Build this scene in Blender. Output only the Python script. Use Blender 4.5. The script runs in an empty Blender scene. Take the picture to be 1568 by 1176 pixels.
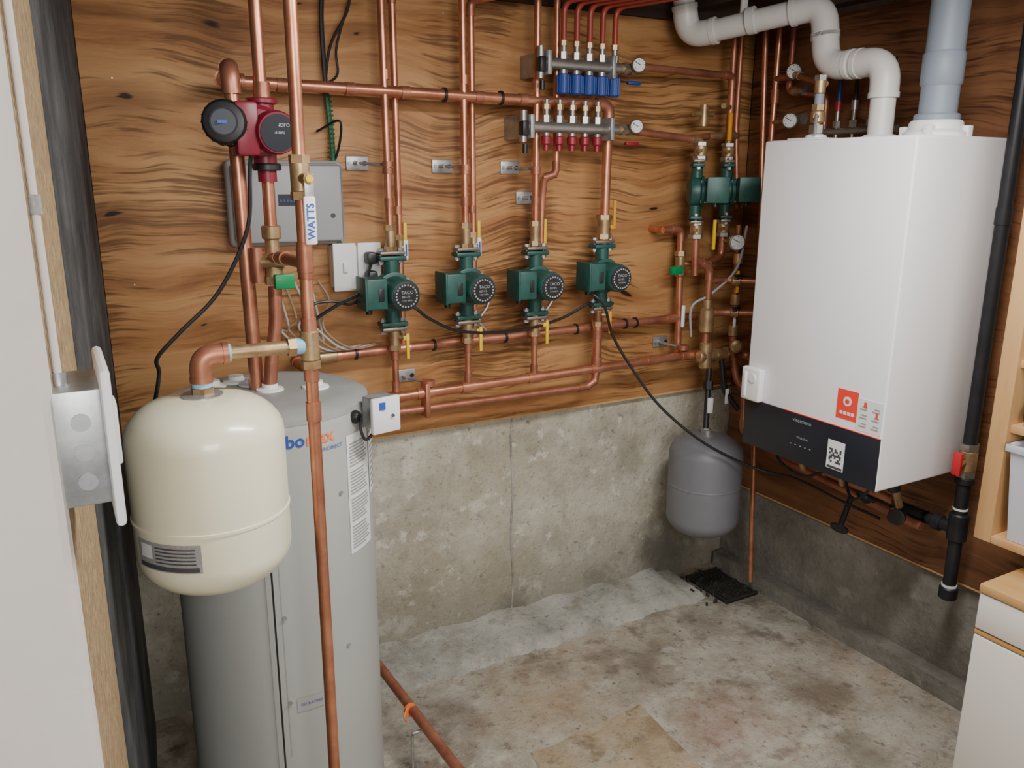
import bpy, bmesh, math, random
from mathutils import Vector, Matrix
random.seed(4)
sc=bpy.context.scene
D=2.083; XR=2.040
# ------------------------------------------------------------ materials
def mk(name,col,rough=.5,metal=0.,var=0.,vs=8.,col2=None,bump=0.,bs=40.,stretch=(1,1,1),spec=.5,alpha=1,trans=0,coat=0,detail=6):
    m=bpy.data.materials.new(name); m.use_nodes=True; nt=m.node_tree; N=nt.nodes; L=nt.links
    b=N['Principled BSDF']; b.inputs['Base Color'].default_value=(*col,1); b.inputs['Roughness'].default_value=rough
    b.inputs['Metallic'].default_value=metal; b.inputs['Specular IOR Level'].default_value=spec
    b.inputs['Alpha'].default_value=alpha; b.inputs['Transmission Weight'].default_value=trans; b.inputs['Coat Weight'].default_value=coat
    tc=N.new('ShaderNodeTexCoord'); mp=N.new('ShaderNodeMapping'); mp.inputs['Scale'].default_value=stretch
    L.new(tc.outputs['Object'],mp.inputs['Vector'])
    if var>0 or col2:
        n=N.new('ShaderNodeTexNoise'); n.inputs['Scale'].default_value=vs; n.inputs['Detail'].default_value=detail; n.inputs['Roughness'].default_value=.65
        L.new(mp.outputs[0],n.inputs['Vector'])
        r=N.new('ShaderNodeValToRGB'); r.color_ramp.elements[0].position=.35; r.color_ramp.elements[1].position=.68
        c2=col2 or tuple(c*(1-var) for c in col)
        r.color_ramp.elements[0].color=(*c2,1); r.color_ramp.elements[1].color=(*col,1)
        L.new(n.outputs['Fac'],r.inputs[0]); L.new(r.outputs[0],b.inputs['Base Color'])
    if bump>0:
        n2=N.new('ShaderNodeTexNoise'); n2.inputs['Scale'].default_value=bs; n2.inputs['Detail'].default_value=5
        L.new(mp.outputs[0],n2.inputs['Vector']); bp=N.new('ShaderNodeBump'); bp.inputs['Strength'].default_value=bump; bp.inputs['Distance'].default_value=.01
        L.new(n2.outputs['Fac'],bp.inputs['Height']); L.new(bp.outputs[0],b.inputs['Normal'])
    return m
def plywood(name,dark,mid,light,knots=()):
    m=bpy.data.materials.new(name); m.use_nodes=True; nt=m.node_tree; N=nt.nodes; L=nt.links; b=N['Principled BSDF']
    tc=N.new('ShaderNodeTexCoord'); mp=N.new('ShaderNodeMapping')
    mp.inputs['Scale'].default_value=(1.1,1.1,13)
    lo=N.new('ShaderNodeTexNoise'); lo.inputs['Scale'].default_value=2.4; lo.inputs['Detail'].default_value=2
    L.new(tc.outputs['Object'],lo.inputs['Vector'])
    sc1=N.new('ShaderNodeVectorMath'); sc1.operation='SCALE'; sc1.inputs['Scale'].default_value=.15
    L.new(lo.outputs['Color'],sc1.inputs[0])
    ad=N.new('ShaderNodeVectorMath'); ad.operation='ADD'; L.new(tc.outputs['Object'],ad.inputs[0]); L.new(sc1.outputs[0],ad.inputs[1])
    L.new(ad.outputs[0],mp.inputs['Vector'])
    n=N.new('ShaderNodeTexNoise'); n.inputs['Scale'].default_value=1.5; n.inputs['Detail'].default_value=10; n.inputs['Roughness'].default_value=.68; n.inputs['Distortion'].default_value=.5
    L.new(mp.outputs[0],n.inputs['Vector'])
    r=N.new('ShaderNodeValToRGB'); e=r.color_ramp.elements; e[0].position=.29; e[0].color=(*dark,1); e[1].position=.72; e[1].color=(*light,1)
    x=e.new(.44); x.color=(*mid,1); x=e.new(.56); x.color=(*[.45*a+.55*c for a,c in zip(mid,light)],1)
    L.new(n.outputs['Fac'],r.inputs[0]); last=r.outputs[0]
    def mixin(fac,col):
        nonlocal last
        mx=N.new('ShaderNodeMix'); mx.data_type='RGBA'; L.new(fac,mx.inputs[0]); L.new(last,mx.inputs[6]); mx.inputs[7].default_value=(*col,1); last=mx.outputs[2]
    mr2=N.new('ShaderNodeMapRange'); mr2.inputs[1].default_value=.48; mr2.inputs[2].default_value=.72; mr2.inputs[3].default_value=0; mr2.inputs[4].default_value=.4; L.new(lo.outputs['Fac'],mr2.inputs[0])
    mixin(mr2.outputs[0],tuple(min(1,c*1.2) for c in light))
    # short dark fibre checks, denser in some zones
    mp2=N.new('ShaderNodeMapping'); mp2.inputs['Scale'].default_value=(4.5,4.5,95); L.new(ad.outputs[0],mp2.inputs['Vector'])
    n2=N.new('ShaderNodeTexNoise'); n2.inputs['Scale'].default_value=1.5; n2.inputs['Detail'].default_value=6; L.new(mp2.outputs[0],n2.inputs['Vector'])
    zn=N.new('ShaderNodeTexNoise'); zn.inputs['Scale'].default_value=3.1; zn.inputs['Detail'].default_value=3; L.new(tc.outputs['Object'],zn.inputs['Vector'])
    sm=N.new('ShaderNodeMath'); sm.operation='ADD'; L.new(n2.outputs['Fac'],sm.inputs[0]); L.new(zn.outputs['Fac'],sm.inputs[1])
    mr=N.new('ShaderNodeMapRange'); mr.inputs[1].default_value=1.06; mr.inputs[2].default_value=1.22; mr.inputs[3].default_value=0; mr.inputs[4].default_value=.8; L.new(sm.outputs[0],mr.inputs[0])
    mixin(mr.outputs[0],tuple(c*.6 for c in dark))
    for kx,kz,kr in knots:
        s=N.new('ShaderNodeVectorMath'); s.operation='SUBTRACT'; L.new(ad.outputs[0],s.inputs[0]); s.inputs[1].default_value=(kx+.075,D+.075,kz+.075)
        q=N.new('ShaderNodeVectorMath'); q.operation='MULTIPLY'; L.new(s.outputs[0],q.inputs[0]); q.inputs[1].default_value=(.6,0,1.6)
        l=N.new('ShaderNodeVectorMath'); l.operation='LENGTH'; L.new(q.outputs[0],l.inputs[0])
        wv=N.new('ShaderNodeMath'); wv.operation='MULTIPLY_ADD'; L.new(n2.outputs['Fac'],wv.inputs[0]); wv.inputs[1].default_value=kr*1.6; L.new(l.outputs['Value'],wv.inputs[2])
        for lo_,hi_,st,cc in ((kr*1.0,kr*4.6,.6,tuple(c*.9 for c in dark)),(kr*1.1,kr*1.45,.97,(.018,.009,.005))):
            a=N.new('ShaderNodeMapRange'); a.inputs[1].default_value=lo_; a.inputs[2].default_value=hi_; a.inputs[3].default_value=st; a.inputs[4].default_value=0; L.new(wv.outputs[0],a.inputs[0])
            mixin(a.outputs[0],cc)
    L.new(last,b.inputs['Base Color']); b.inputs['Roughness'].default_value=.55; b.inputs['Specular IOR Level'].default_value=.35
    bp=N.new('ShaderNodeBump'); bp.inputs['Strength'].default_value=.2; bp.inputs['Distance'].default_value=.005; L.new(n2.outputs['Fac'],bp.inputs['Height']); L.new(bp.outputs[0],b.inputs['Normal'])
    return m
def concrete(name,base,dark,light,stain=None,pit=.35,zdark=None,vs=2.2,spots=()):
    m=bpy.data.materials.new(name); m.use_nodes=True; nt=m.node_tree; N=nt.nodes; L=nt.links; b=N['Principled BSDF']
    tc=N.new('ShaderNodeTexCoord'); v=tc.outputs['Object']
    n=N.new('ShaderNodeTexNoise'); n.inputs['Scale'].default_value=vs; n.inputs['Detail'].default_value=12; n.inputs['Roughness'].default_value=.72; L.new(v,n.inputs['Vector'])
    r=N.new('ShaderNodeValToRGB'); e=r.color_ramp.elements; e[0].position=.33; e[0].color=(*dark,1); e[1].position=.68; e[1].color=(*light,1); x=e.new(.5); x.color=(*base,1)
    L.new(n.outputs['Fac'],r.inputs[0]); last=r.outputs[0]
    def mixin(fac,cc):
        nonlocal last
        mx=N.new('ShaderNodeMix'); mx.data_type='RGBA'; L.new(fac,mx.inputs[0]); L.new(last,mx.inputs[6]); mx.inputs[7].default_value=(*cc,1); last=mx.outputs[2]
    def over(scale,lo,hi,st,cc,detail=6,st3=None):
        k=N.new('ShaderNodeTexNoise'); k.inputs['Scale'].default_value=scale; k.inputs['Detail'].default_value=detail; k.inputs['Roughness'].default_value=.68
        mp=N.new('ShaderNodeMapping'); mp.inputs['Location'].default_value=(scale*.37,scale*.11,3.3); mp.inputs['Scale'].default_value=st3 or (1,1,1); L.new(v,mp.inputs[0]); L.new(mp.outputs[0],k.inputs['Vector'])
        a=N.new('ShaderNodeMapRange'); a.inputs[1].default_value=lo; a.inputs[2].default_value=hi; a.inputs[3].default_value=0; a.inputs[4].default_value=st; L.new(k.outputs['Fac'],a.inputs[0])
        mixin(a.outputs[0],cc)
    for s in (stain or []): over(*s)
    for (px,py,pz,rad,st,cc) in spots:
        s=N.new('ShaderNodeVectorMath'); s.operation='DISTANCE'; L.new(v,s.inputs[0]); s.inputs[1].default_value=(px,py,pz)
        w=N.new('ShaderNodeMath'); w.operation='MULTIPLY_ADD'; L.new(n.outputs['Fac'],w.inputs[0]); w.inputs[1].default_value=rad*2.2; L.new(s.outputs['Value'],w.inputs[2])
        a=N.new('ShaderNodeMapRange'); a.inputs[1].default_value=rad*1.25; a.inputs[2].default_value=rad*2.1; a.inputs[3].default_value=st; a.inputs[4].default_value=0; L.new(w.outputs[0],a.inputs[0])
        mixin(a.outputs[0],cc)
    over(38,.60,.72,pit,tuple(c*.4 for c in dark)); over(90,.58,.68,pit*.8,tuple(c*.5 for c in dark))
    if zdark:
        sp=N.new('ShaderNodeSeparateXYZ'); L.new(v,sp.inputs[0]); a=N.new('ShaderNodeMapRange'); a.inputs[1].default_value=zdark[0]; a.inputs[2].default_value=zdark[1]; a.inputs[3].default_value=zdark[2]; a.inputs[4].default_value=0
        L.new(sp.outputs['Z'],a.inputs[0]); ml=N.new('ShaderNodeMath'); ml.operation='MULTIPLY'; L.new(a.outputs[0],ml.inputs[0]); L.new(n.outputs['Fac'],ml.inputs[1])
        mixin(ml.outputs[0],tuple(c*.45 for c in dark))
    L.new(last,b.inputs['Base Color']); b.inputs['Roughness'].default_value=.85; b.inputs['Specular IOR Level'].default_value=.25
    bp=N.new('ShaderNodeBump'); bp.inputs['Strength'].default_value=.7; bp.inputs['Distance'].default_value=.010
    n3=N.new('ShaderNodeTexNoise'); n3.inputs['Scale'].default_value=26; n3.inputs['Detail'].default_value=8; n3.inputs['Roughness'].default_value=.65; L.new(v,n3.inputs['Vector']); L.new(n3.outputs['Fac'],bp.inputs['Height']); L.new(bp.outputs[0],b.inputs['Normal'])
    return m
COP=mk('copper',(.76,.34,.21),.34,.78,.0,14,col2=(.48,.19,.11))
COPD=mk('copper_aged',(.56,.24,.15),.44,.65,0,10,col2=(.30,.11,.065))
BRASS=mk('brass',(.56,.40,.22),.42,.7,0,25,col2=(.32,.21,.11))
SOLD=mk('solder_tint',(.30,.25,.20),.45,.7,.3,30)
GREEN=mk('pump_green_paint',(.024,.105,.088),.45,.1,.35,30)
GREEN2=mk('handle_green',(.0,.22,.07),.4)
BLK=mk('black_plastic',(.014,.014,.016),.4)
BLKP=mk('black_iron',(.022,.023,.028),.45,.2,.4,20)
LBL=mk('label_silver',(.42,.44,.46),.4,.3)
WHT=mk('boiler_white',(.84,.84,.87),.32,spec=.4)
WPL=mk('white_plastic',(.80,.80,.79),.4)
PVC=mk('pvc_white',(.72,.70,.67),.38,0,.12,6)
GRYP=mk('flue_grey',(.22,.26,.31),.5)
TANKG=mk('tank_grey_paint',(.37,.38,.36),.38,0,.06,3)
TOPG=mk('tank_top_grey',(.32,.33,.32),.5,0,.2,6)
CREAM=mk('tank_cream_enamel',(.80,.77,.58),.28,coat=.3)
TGREY=mk('tank_dark_grey',(.18,.185,.205),.45,0,.15,5)
YEL=mk('handle_yellow',(.75,.50,.02),.4)
AMB=mk('handle_amber',(.65,.30,.02),.4)
ORG=mk('orange_print',(.85,.20,.05),.5)
BLU=mk('blue_print',(.02,.07,.40),.5)
BLUC=mk('cap_blue',(.012,.05,.26),.45)
REDC=mk('cap_red',(.26,.012,.025),.4)
REDP=mk('pump_red_paint',(.20,.012,.03),.38)
REDH=mk('handle_red',(.55,.02,.03),.4)
PEXR=mk('pex_red',(.30,.04,.025),.4)
REDL=mk('label_red',(.80,.05,.03),.5)
GALV=mk('galvanised_steel',(.50,.51,.52),.42,.7,.35,30)
CHR=mk('nickel_plated',(.44,.42,.39),.36,.8,.3,20)
PANB=mk('boiler_black_panel',(.014,.016,.024),.35)
INK=mk('ink_dark',(.06,.06,.07),.6)
PAPER=mk('paper_label',(.72,.73,.74),.6)
PAPG=mk('paper_label_grey',(.36,.36,.35),.6,0,.3,300,stretch=(1,1,2))
BOXG=mk('control_box_grey',(.36,.365,.37),.42)
TAPE=mk('blue_seal_tape',(.25,.50,.68),.6)
CBLG=mk('armoured_cable_green',(.02,.12,.06),.4)
CBW=mk('cable_white',(.45,.43,.40),.5); CBT=mk('cable_tan',(.30,.20,.13),.5)
PINE=mk('pine_board',(.62,.39,.18),.5,0,0,2,col2=(.50,.28,.115),stretch=(6,6,1))
TOPW=mk('cabinet_top_wood',(.58,.36,.15),.45,0,0,3,col2=(.48,.26,.09),stretch=(8,1,1))
CABW=mk('cabinet_white',(.76,.73,.68),.4)
BIN=mk('bin_plastic',(.62,.63,.70),.25,alpha=.75)
PAINT=mk('wall_paint_white',(.68,.63,.58),.6,0,.06,5,bump=.1,bs=60)
TAN=mk('rough_fibreboard',(.46,.33,.18),.9,0,0,60,col2=(.24,.16,.08),bump=.8,bs=90)
DRYW=mk('panel_pale',(.56,.53,.49),.6,0,.08,3)
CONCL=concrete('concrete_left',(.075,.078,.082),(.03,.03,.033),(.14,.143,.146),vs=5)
CONCB=concrete('concrete_back',(.49,.46,.375),(.33,.305,.24),(.62,.595,.51),
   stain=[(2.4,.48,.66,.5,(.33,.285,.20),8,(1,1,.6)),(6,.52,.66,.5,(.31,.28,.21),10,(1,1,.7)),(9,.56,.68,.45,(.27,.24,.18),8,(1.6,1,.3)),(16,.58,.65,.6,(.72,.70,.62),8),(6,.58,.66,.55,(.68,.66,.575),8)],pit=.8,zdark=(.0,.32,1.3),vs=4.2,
   spots=[(1.80,D,.10,.17,.85,(.09,.085,.07)),(1.17,D,.03,.08,.8,(.10,.09,.07)),(.80,D,.62,.05,.5,(.2,.18,.14)),(1.50,D,.06,.07,.6,(.16,.145,.11)),(1.62,D,.50,.08,.4,(.22,.20,.15))])
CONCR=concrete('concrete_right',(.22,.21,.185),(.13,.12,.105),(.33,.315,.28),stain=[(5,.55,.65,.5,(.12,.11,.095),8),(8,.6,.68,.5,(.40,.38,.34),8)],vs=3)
CURB=concrete('concrete_curb_mat',(.36,.355,.32),(.22,.21,.18),(.47,.465,.42),stain=[(6,.52,.62,.6,(.20,.17,.12),8)],pit=.8,vs=6)
FLR=concrete('concrete_floor_mat',(.36,.33,.27),(.235,.205,.16),(.48,.45,.38),
   stain=[(1.6,.50,.66,.55,(.32,.21,.13),8),(2.7,.50,.62,.55,(.50,.48,.42),8),(3.8,.53,.64,.65,(.17,.14,.105),12),(6.5,.55,.62,.6,(.47,.455,.40),10),(9,.55,.65,.65,(.14,.11,.08),10),(20,.58,.66,.6,(.12,.095,.07),8)],pit=.9,vs=5,
   spots=[(1.93,1.93,0,.17,.9,(.05,.045,.035)),(1.72,1.80,0,.12,.5,(.14,.12,.09)),(1.42,1.35,0,.20,.55,(.25,.125,.085)),(1.05,1.68,0,.22,.5,(.34,.235,.135)),(1.75,1.35,0,.14,.6,(.13,.10,.07)),(.78,1.78,0,.12,.7,(.12,.09,.065)),(1.35,1.62,0,.12,.55,(.15,.12,.085)),(1.62,1.10,0,.13,.5,(.12,.10,.07)),(1.15,1.80,0,.08,.5,(.15,.12,.09))])
PATCH=concrete('floor_patch_mat',(.35,.28,.185),(.25,.19,.12),(.43,.365,.265),stain=[(3,.48,.60,.7,(.22,.15,.09),8),(8,.52,.62,.7,(.38,.345,.28),10),(14,.55,.63,.6,(.14,.11,.07),8)],pit=.8,vs=6)
JOIST=mk('joist_wood',(.10,.055,.037),.8,0,0,6,col2=(.04,.025,.02))
CEILM=mk('ceiling_board',(.13,.15,.19),.8,0,.3,3)
PLYB=plywood('plywood_back',(.20,.078,.026),(.37,.168,.060),(.56,.31,.13),
   knots=[(.372,1.725,.020),(.173,1.553,.018),(.147,1.307,.020),(.707,1.72,.014),(.30,1.02,.010),(1.58,1.05,.018),(1.66,1.30,.013),(.56,1.80,.010)])
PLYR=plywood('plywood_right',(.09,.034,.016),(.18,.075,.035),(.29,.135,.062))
# ------------------------------------------------------------ mesh builder
class B:
    def __init__(s,name): s.name=name; s.v=[]; s.f=[]; s.mi=[]; s.mats=[]
    def mat(s,m):
        if m not in s.mats: s.mats.append(m)
        return s.mats.index(m)
    def add(s,vs,fs,m):
        o=len(s.v); s.v+= [tuple(x) for x in vs]; k=s.mat(m)
        for f in fs: s.f.append([i+o for i in f]); s.mi.append(k)
    def box(s,lo,hi,m,bev=0,rot=None,seg=2):
        lo=Vector(lo); hi=Vector(hi); c=(lo+hi)/2; d=hi-lo
        bm=bmesh.new(); bmesh.ops.create_cube(bm,size=1); bmesh.ops.scale(bm,vec=d,verts=bm.verts)
        if bev>0: bmesh.ops.bevel(bm,geom=list(bm.edges),offset=bev,segments=seg,affect='EDGES',profile=.5)
        if rot: bmesh.ops.rotate(bm,verts=bm.verts,matrix=rot)
        bm.verts.ensure_lookup_table(); s.add([v.co+c for v in bm.verts],[[v.index for v in f.verts] for f in bm.faces],m); bm.free()
    def lathe(s,o,ax,prof,m,n=28,a0=0):
        o=Vector(o); ax=Vector(ax).normalized(); t=Vector((0,0,1)) if abs(ax.z)<.9 else Vector((1,0,0))
        u=ax.cross(t).normalized(); w=ax.cross(u)
        vs=[];fs=[]
        for r,h in prof:
            for i in range(n):
                a=2*math.pi*i/n+a0; vs.append(o+ax*h+(u*math.cos(a)+w*math.sin(a))*max(r,1e-5))
        for j in range(len(prof)-1):
            for i in range(n):
                k=(i+1)%n; fs.append([j*n+i,j*n+k,(j+1)*n+k,(j+1)*n+i])
        fs.append(list(range(n))[::-1]); fs.append([ (len(prof)-1)*n+i for i in range(n)])
        s.add(vs,fs,m)
    def cyl(s,p0,p1,r,m,n=20,r1=None,bev=0):
        p0=Vector(p0);p1=Vector(p1);d=(p1-p0).length; r1=r if r1 is None else r1
        if bev: pr=[(r-bev,0),(r,bev),(r1,d-bev),(r1-bev,d)]
        else: pr=[(r,0),(r1,d)]
        s.lathe(p0,p1-p0,pr,m,n)
    def hexa(s,p0,p1,r,m): s.cyl(p0,p1,r,m,n=6)
    def sweep(s,pts,r,m,n=14):
        pts=[Vector(p) for p in pts]; vs=[];fs=[]
        T=[(pts[min(i+1,len(pts)-1)]-pts[max(i-1,0)]).normalized() for i in range(len(pts))]
        t=Vector((0,0,1)) if abs(T[0].z)<.9 else Vector((1,0,0)); u=T[0].cross(t).normalized()
        for i,p in enumerate(pts):
            if i: u=(u-T[i]*u.dot(T[i])).normalized()
            w=T[i].cross(u)
            for k in range(n):
                a=2*math.pi*k/n; vs.append(p+(u*math.cos(a)+w*math.sin(a))*r)
        for j in range(len(pts)-1):
            for i in range(n):
                k=(i+1)%n; fs.append([j*n+i,j*n+k,(j+1)*n+k,(j+1)*n+i])
        fs.append(list(range(n))[::-1]); fs.append([(len(pts)-1)*n+i for i in range(n)])
        s.add(vs,fs,m)
    def pipe(s,path,r,m,bend=.022,fit=None,fr=1.18,n=16,ext=.014):
        P=[Vector(p) for p in path]; out=[P[0]]
        for i in range(1,len(P)-1):
            a=(P[i-1]-P[i]); b=(P[i+1]-P[i]); q=min(bend,a.length*.48,b.length*.48); A=P[i]+a.normalized()*q; C=P[i]+b.normalized()*q
            arc=[]
            for k in range(9):
                t=k/8; arc.append(A*(1-t)**2+P[i]*2*t*(1-t)+C*t*t)
            out+=arc
            if fit:
                s.sweep([A+a.normalized()*ext]+arc+[C+b.normalized()*ext],r*fr,fit,n)
                for E,dv in ((A,a.normalized()),(C,b.normalized())): s.cyl(E+dv*ext*.7,E+dv*(ext+.004),r*fr*1.06,fit,n)
        out.append(P[-1]); s.sweep(out,r,m,n)
    def cable(s,path,r,m,n=8):
        P=[Vector(p) for p in path]; P=[P[0]*2-P[1]]+P+[P[-1]*2-P[-2]]; out=[]
        for i in range(1,len(P)-2):
            for k in range(8):
                t=k/8; a,b,c,d=P[i-1:i+3]
                out.append(.5*((2*b)+(c-a)*t+(2*a-5*b+4*c-d)*t*t+(3*b-a-3*c+d)*t**3))
        out.append(P[-2]); s.sweep(out,r,m,n)
    def prism(s,poly,z0,z1,mats):
        n=len(poly)
        for i in range(n):
            a=poly[i]; b=poly[(i+1)%n]; m=mats[i] if isinstance(mats,list) else mats
            s.add([(a[0],a[1],z0),(b[0],b[1],z0),(b[0],b[1],z1),(a[0],a[1],z1)],[[0,1,2,3]],m)
        m=mats[0] if isinstance(mats,list) else mats
        s.add([(p[0],p[1],z0) for p in poly],[list(range(n))[::-1]],m); s.add([(p[0],p[1],z1) for p in poly],[list(range(n))],m)
    def text(s,body,size,fn,m,bold=0):
        c=bpy.data.curves.new('t','FONT'); c.body=body; c.size=size; c.resolution_u=3; c.offset=bold
        o=bpy.data.objects.new('t',c); sc.collection.objects.link(o); bpy.context.view_layer.update()
        me=bpy.data.meshes.new_from_object(o.evaluated_get(bpy.context.evaluated_depsgraph_get()))
        w=max([v.co.x for v in me.vertices] or [0])
        s.add([fn(v.co.x,v.co.y) for v in me.vertices],[list(p.vertices) for p in me.polygons],m)
        bpy.data.objects.remove(o); bpy.data.meshes.remove(me); return w
    def done(s,ang=35):
        me=bpy.data.meshes.new(s.name); me.from_pydata(s.v,[],s.f)
        for m in s.mats: me.materials.append(m)
        me.polygons.foreach_set('material_index',s.mi); me.polygons.foreach_set('use_smooth',[True]*len(s.f))
        me.update(); me.validate()
        try: me.set_sharp_from_angle(angle=math.radians(ang))
        except Exception: pass
        o=bpy.data.objects.new(s.name,me); sc.collection.objects.link(o); return o
# ------------------------------------------------------------ room shell
b=B('floor'); b.box((-1.6,-1.6,-.1),(2.3,2.3,0),FLR); b.done()
b=B('floor_patch'); b.prism([(.86,.9),(1.27,.9),(1.238,1.10),(1.245,1.30),(1.250,1.42),(1.262,1.545),(1.16,1.535),(1.05,1.53),(.97,1.515),(.90,1.52),(.87,1.3)],0.0,.001,PATCH); b.done()
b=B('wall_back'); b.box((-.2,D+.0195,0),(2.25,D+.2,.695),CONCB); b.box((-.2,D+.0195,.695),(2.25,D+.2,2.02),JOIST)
b.cable([(1.168,D+.0195,0.0),(1.174,D+.0195,.15),(1.166,D+.0195,.3),(1.172,D+.0195,.45),(1.165,D+.0195,.60),(1.170,D+.0195,.69)],.004,CURB); b.done()
b=B('plywood_backboard'); b.box((.097,D,.69),(XR-.001,D+.019,1.845),PLYB,.001); b.box((.5,D-.001,.688),(XR-.001,D+.018,.694),PINE)
for x in (.16,.55,.95,1.35,1.75):
    for z in (.75,1.15,1.6,1.8): b.cyl((x,D-.001,z),(x,D+.002,z),.002,GALV,8)
b.done()
b=B('wall_right'); b.box((XR+.019,-1.6,0),(XR+.2,2.1,.345),CONCR); b.box((XR+.019,-1.6,.345),(XR+.2,2.1,2.02),JOIST); b.done()
b=B('plywood_sideboard'); b.box((XR,-1.4,.335),(XR+.018,D-.001,1.845),PLYR,.001); b.box((XR-.001,-1.4,.333),(XR+.017,D-.001,.338),PINE); b.done()
b=B('pale_panel_sheet'); b.box((XR-.009,-1.4,.67),(XR-.001,1.13,1.86),DRYW); b.done()
b=B('trim_plinth'); b.prism([(XR-.035,-1.4),(XR+.018,-1.4),(XR+.018,D),(XR-.03,D),(XR-.038,1.5)],0,.055,CONCR); b.done()
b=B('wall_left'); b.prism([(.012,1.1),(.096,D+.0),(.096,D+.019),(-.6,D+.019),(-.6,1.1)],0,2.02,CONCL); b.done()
b=B('wall_partition'); b.prism([(-1.6,.57),(-.016,.57),(-.0115,.572),(-.0095,.577),(.011,1.1),(-1.6,1.1)],0,2.02,[PAINT,PAINT,PAINT,TAN,PAINT,PAINT]); b.done()
b=B('ceiling'); b.box((-1.6,-1.6,2.02),(2.3,2.3,2.1),CEILM); b.done()
b=B('ceiling_joists')
for i in range(9):
    x=-1.45+.4*i; b.box((x,-1.6,1.875),(x+.038,D,2.02),JOIST)
b.box((.1,D-.02,1.846),(2.03,D+.018,2.02),JOIST); b.box((2.0,-1.4,1.865),(2.038,D-.02,2.02),JOIST); b.done()
b=B('concrete_curb'); n=70; vs=[];fs=[]
prof=[(-.012,.0),(.0,.014),(.02,.024),(.08,.030),(.15,.034),(.184,.040),(.184,0)]
for i in range(n+1):
    x=.45+1.37*i/n; w=.006*math.sin(i*1.1)+.005*math.sin(i*.43+1)
    for y,z in prof: vs.append((x,1.918+y+(w+random.uniform(-.004,.004) if y<.1 else 0),z*(1+.15*math.sin(i*.6))*(1 if i<n-3 else .5)+(random.uniform(-.002,.002) if z>0 else 0)))
k=len(prof)
for i in range(n):
    for j in range(k-1): fs.append([i*k+j,(i+1)*k+j,(i+1)*k+j+1,i*k+j+1])
fs.append(list(range(k))); fs.append([n*k+j for j in range(k)][::-1]); b.add(vs,fs,CURB); b.done(60)
GRT=mk('grate_iron',(.05,.047,.042),.7,.2,.5,40)
b=B('floor_drain_grate'); b.box((1.850,1.838,0),(1.995,2.045,.003),BLK)
for i in range(10): b.box((1.854+.0142*i,1.845,.003),(1.862+.0142*i,2.04,.009),GRT)
for y in (1.84,1.94,2.035): b.box((1.85,y,.003),(1.995,y+.008,.011),GRT)
for i in range(60):
    x=random.uniform(1.78,1.99); y=random.uniform(1.86,2.05); q=random.uniform(.003,.009); b.box((x,y,.0),(x+q*1.4,y+q,.011+q*.4),GRT,.001,Matrix.Rotation(random.random()*3,3,'Z'))
b.done()
# ------------------------------------------------------------ left: switch, conduit
b=B('light_switch'); b.box((-.012,.575,1.188),(.018,.64,1.266),GALV,.002); b.box((.017,.563,1.174),(.0235,.652,1.280),WPL,.003); b.box((.023,.60,1.205),(.027,.622,1.25),WPL,.002)
for z in (1.205,1.225,1.245): b.cyl((.004,.574,z),(.004,.5755,z),.006,GALV,12)
b.done()
b=B('electrical_conduit'); b.cyl((-.0055,.60,1.262),(-.0055,.60,2.015),.0026,PAINT,12); b.cyl((-.0055,.60,1.375),(-.0055,.60,1.387),.0042,PAPG,12); b.cyl((-.0055,.60,1.262),(-.0055,.60,1.274),.005,GALV,12); b.done()
# ------------------------------------------------------------ water heater
TX,TY,TR=.340,1.6,.196
b=B('water_heater')
b.lathe((TX,TY,0),(0,0,1),[(TR-.006,.0),(TR,.004),(TR,.955),(TR-.003,.966)],TANKG,72)
b.lathe((TX,TY,.966),(0,0,1),[(TR-.002,0),(TR-.003,.010),(TR-.018,.018),(TR-.05,.021),(.001,.022)],TOPG,72)
def cylp(phi,z,off=.0008): return (TX+(TR+off)*math.sin(phi),TY-(TR+off)*math.cos(phi),z)
def cpatch(p0,p1,z0,z1,m,off=.001):
    n=10; vs=[];fs=[]
    for i in range(n+1):
        p=math.radians(p0+(p1-p0)*i/n); vs+= [cylp(p,z0,off),cylp(p,z1,off)]
    for i in range(n): fs.append([2*i,2*i+2,2*i+3,2*i+1])
    b.add(vs,fs,m)
cpatch(-17.2,-16.2,.0,.93,BLK,.0006); cpatch(-20,-17.2,.0,.93,TANKG,.0025); cpatch(-13,-12.6,.3,.93,PAPG,.0005)
cpatch(31,54,.685,.925,PAPER,.001)
for i in range(36):
    if i%9!=8: cpatch(33,33+random.uniform(13,19),.694+.0062*i,.6975+.0062*i,PAPG if i!=35 else ORG,.0014)
cpatch(56,72,.78,.905,PAPER,.001)
for i in range(9): cpatch(58,70,.79+.012*i,.795+.012*i,PAPG,.0014)
w1=b.text('turbo',.033,lambda x,y:cylp(math.radians(-17)+x/TR,.928+y,.0014),BLU,.0007)
b.text('max',.033,lambda x,y:cylp(math.radians(-17)+(w1+.0025+x)/TR,.928+y,.0014),ORG,.0007)
b.text('33  INDIRECT',.010,lambda x,y:cylp(math.radians(10)+x/TR,.911+y,.0014),BLU)
cpatch(-8,12,.395,.425,TANKG,.001); b.text('SEE RATING PLATE',.008,lambda x,y:cylp(math.radians(-6)+x/TR,.408+y,.0018),BLU)
for z in (.42,.60,.88): b.cyl(cylp(-.2,z,0),cylp(-.2,z,.004),.004,GALV,10)
for z in (.15,.5,.82): b.cyl(cylp(math.radians(25),z,0),cylp(math.radians(25),z,.003),.004,GALV,10)
for x,y in ((.345,1.60),(.325,1.66),(.43,1.58),(.25,1.68),(.30,1.70)):
    b.lathe((x,y,.985),(0,0,1),[(.028,0),(.026,.006),(.016,.009),(.015,.016)],WPL,20)
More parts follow.
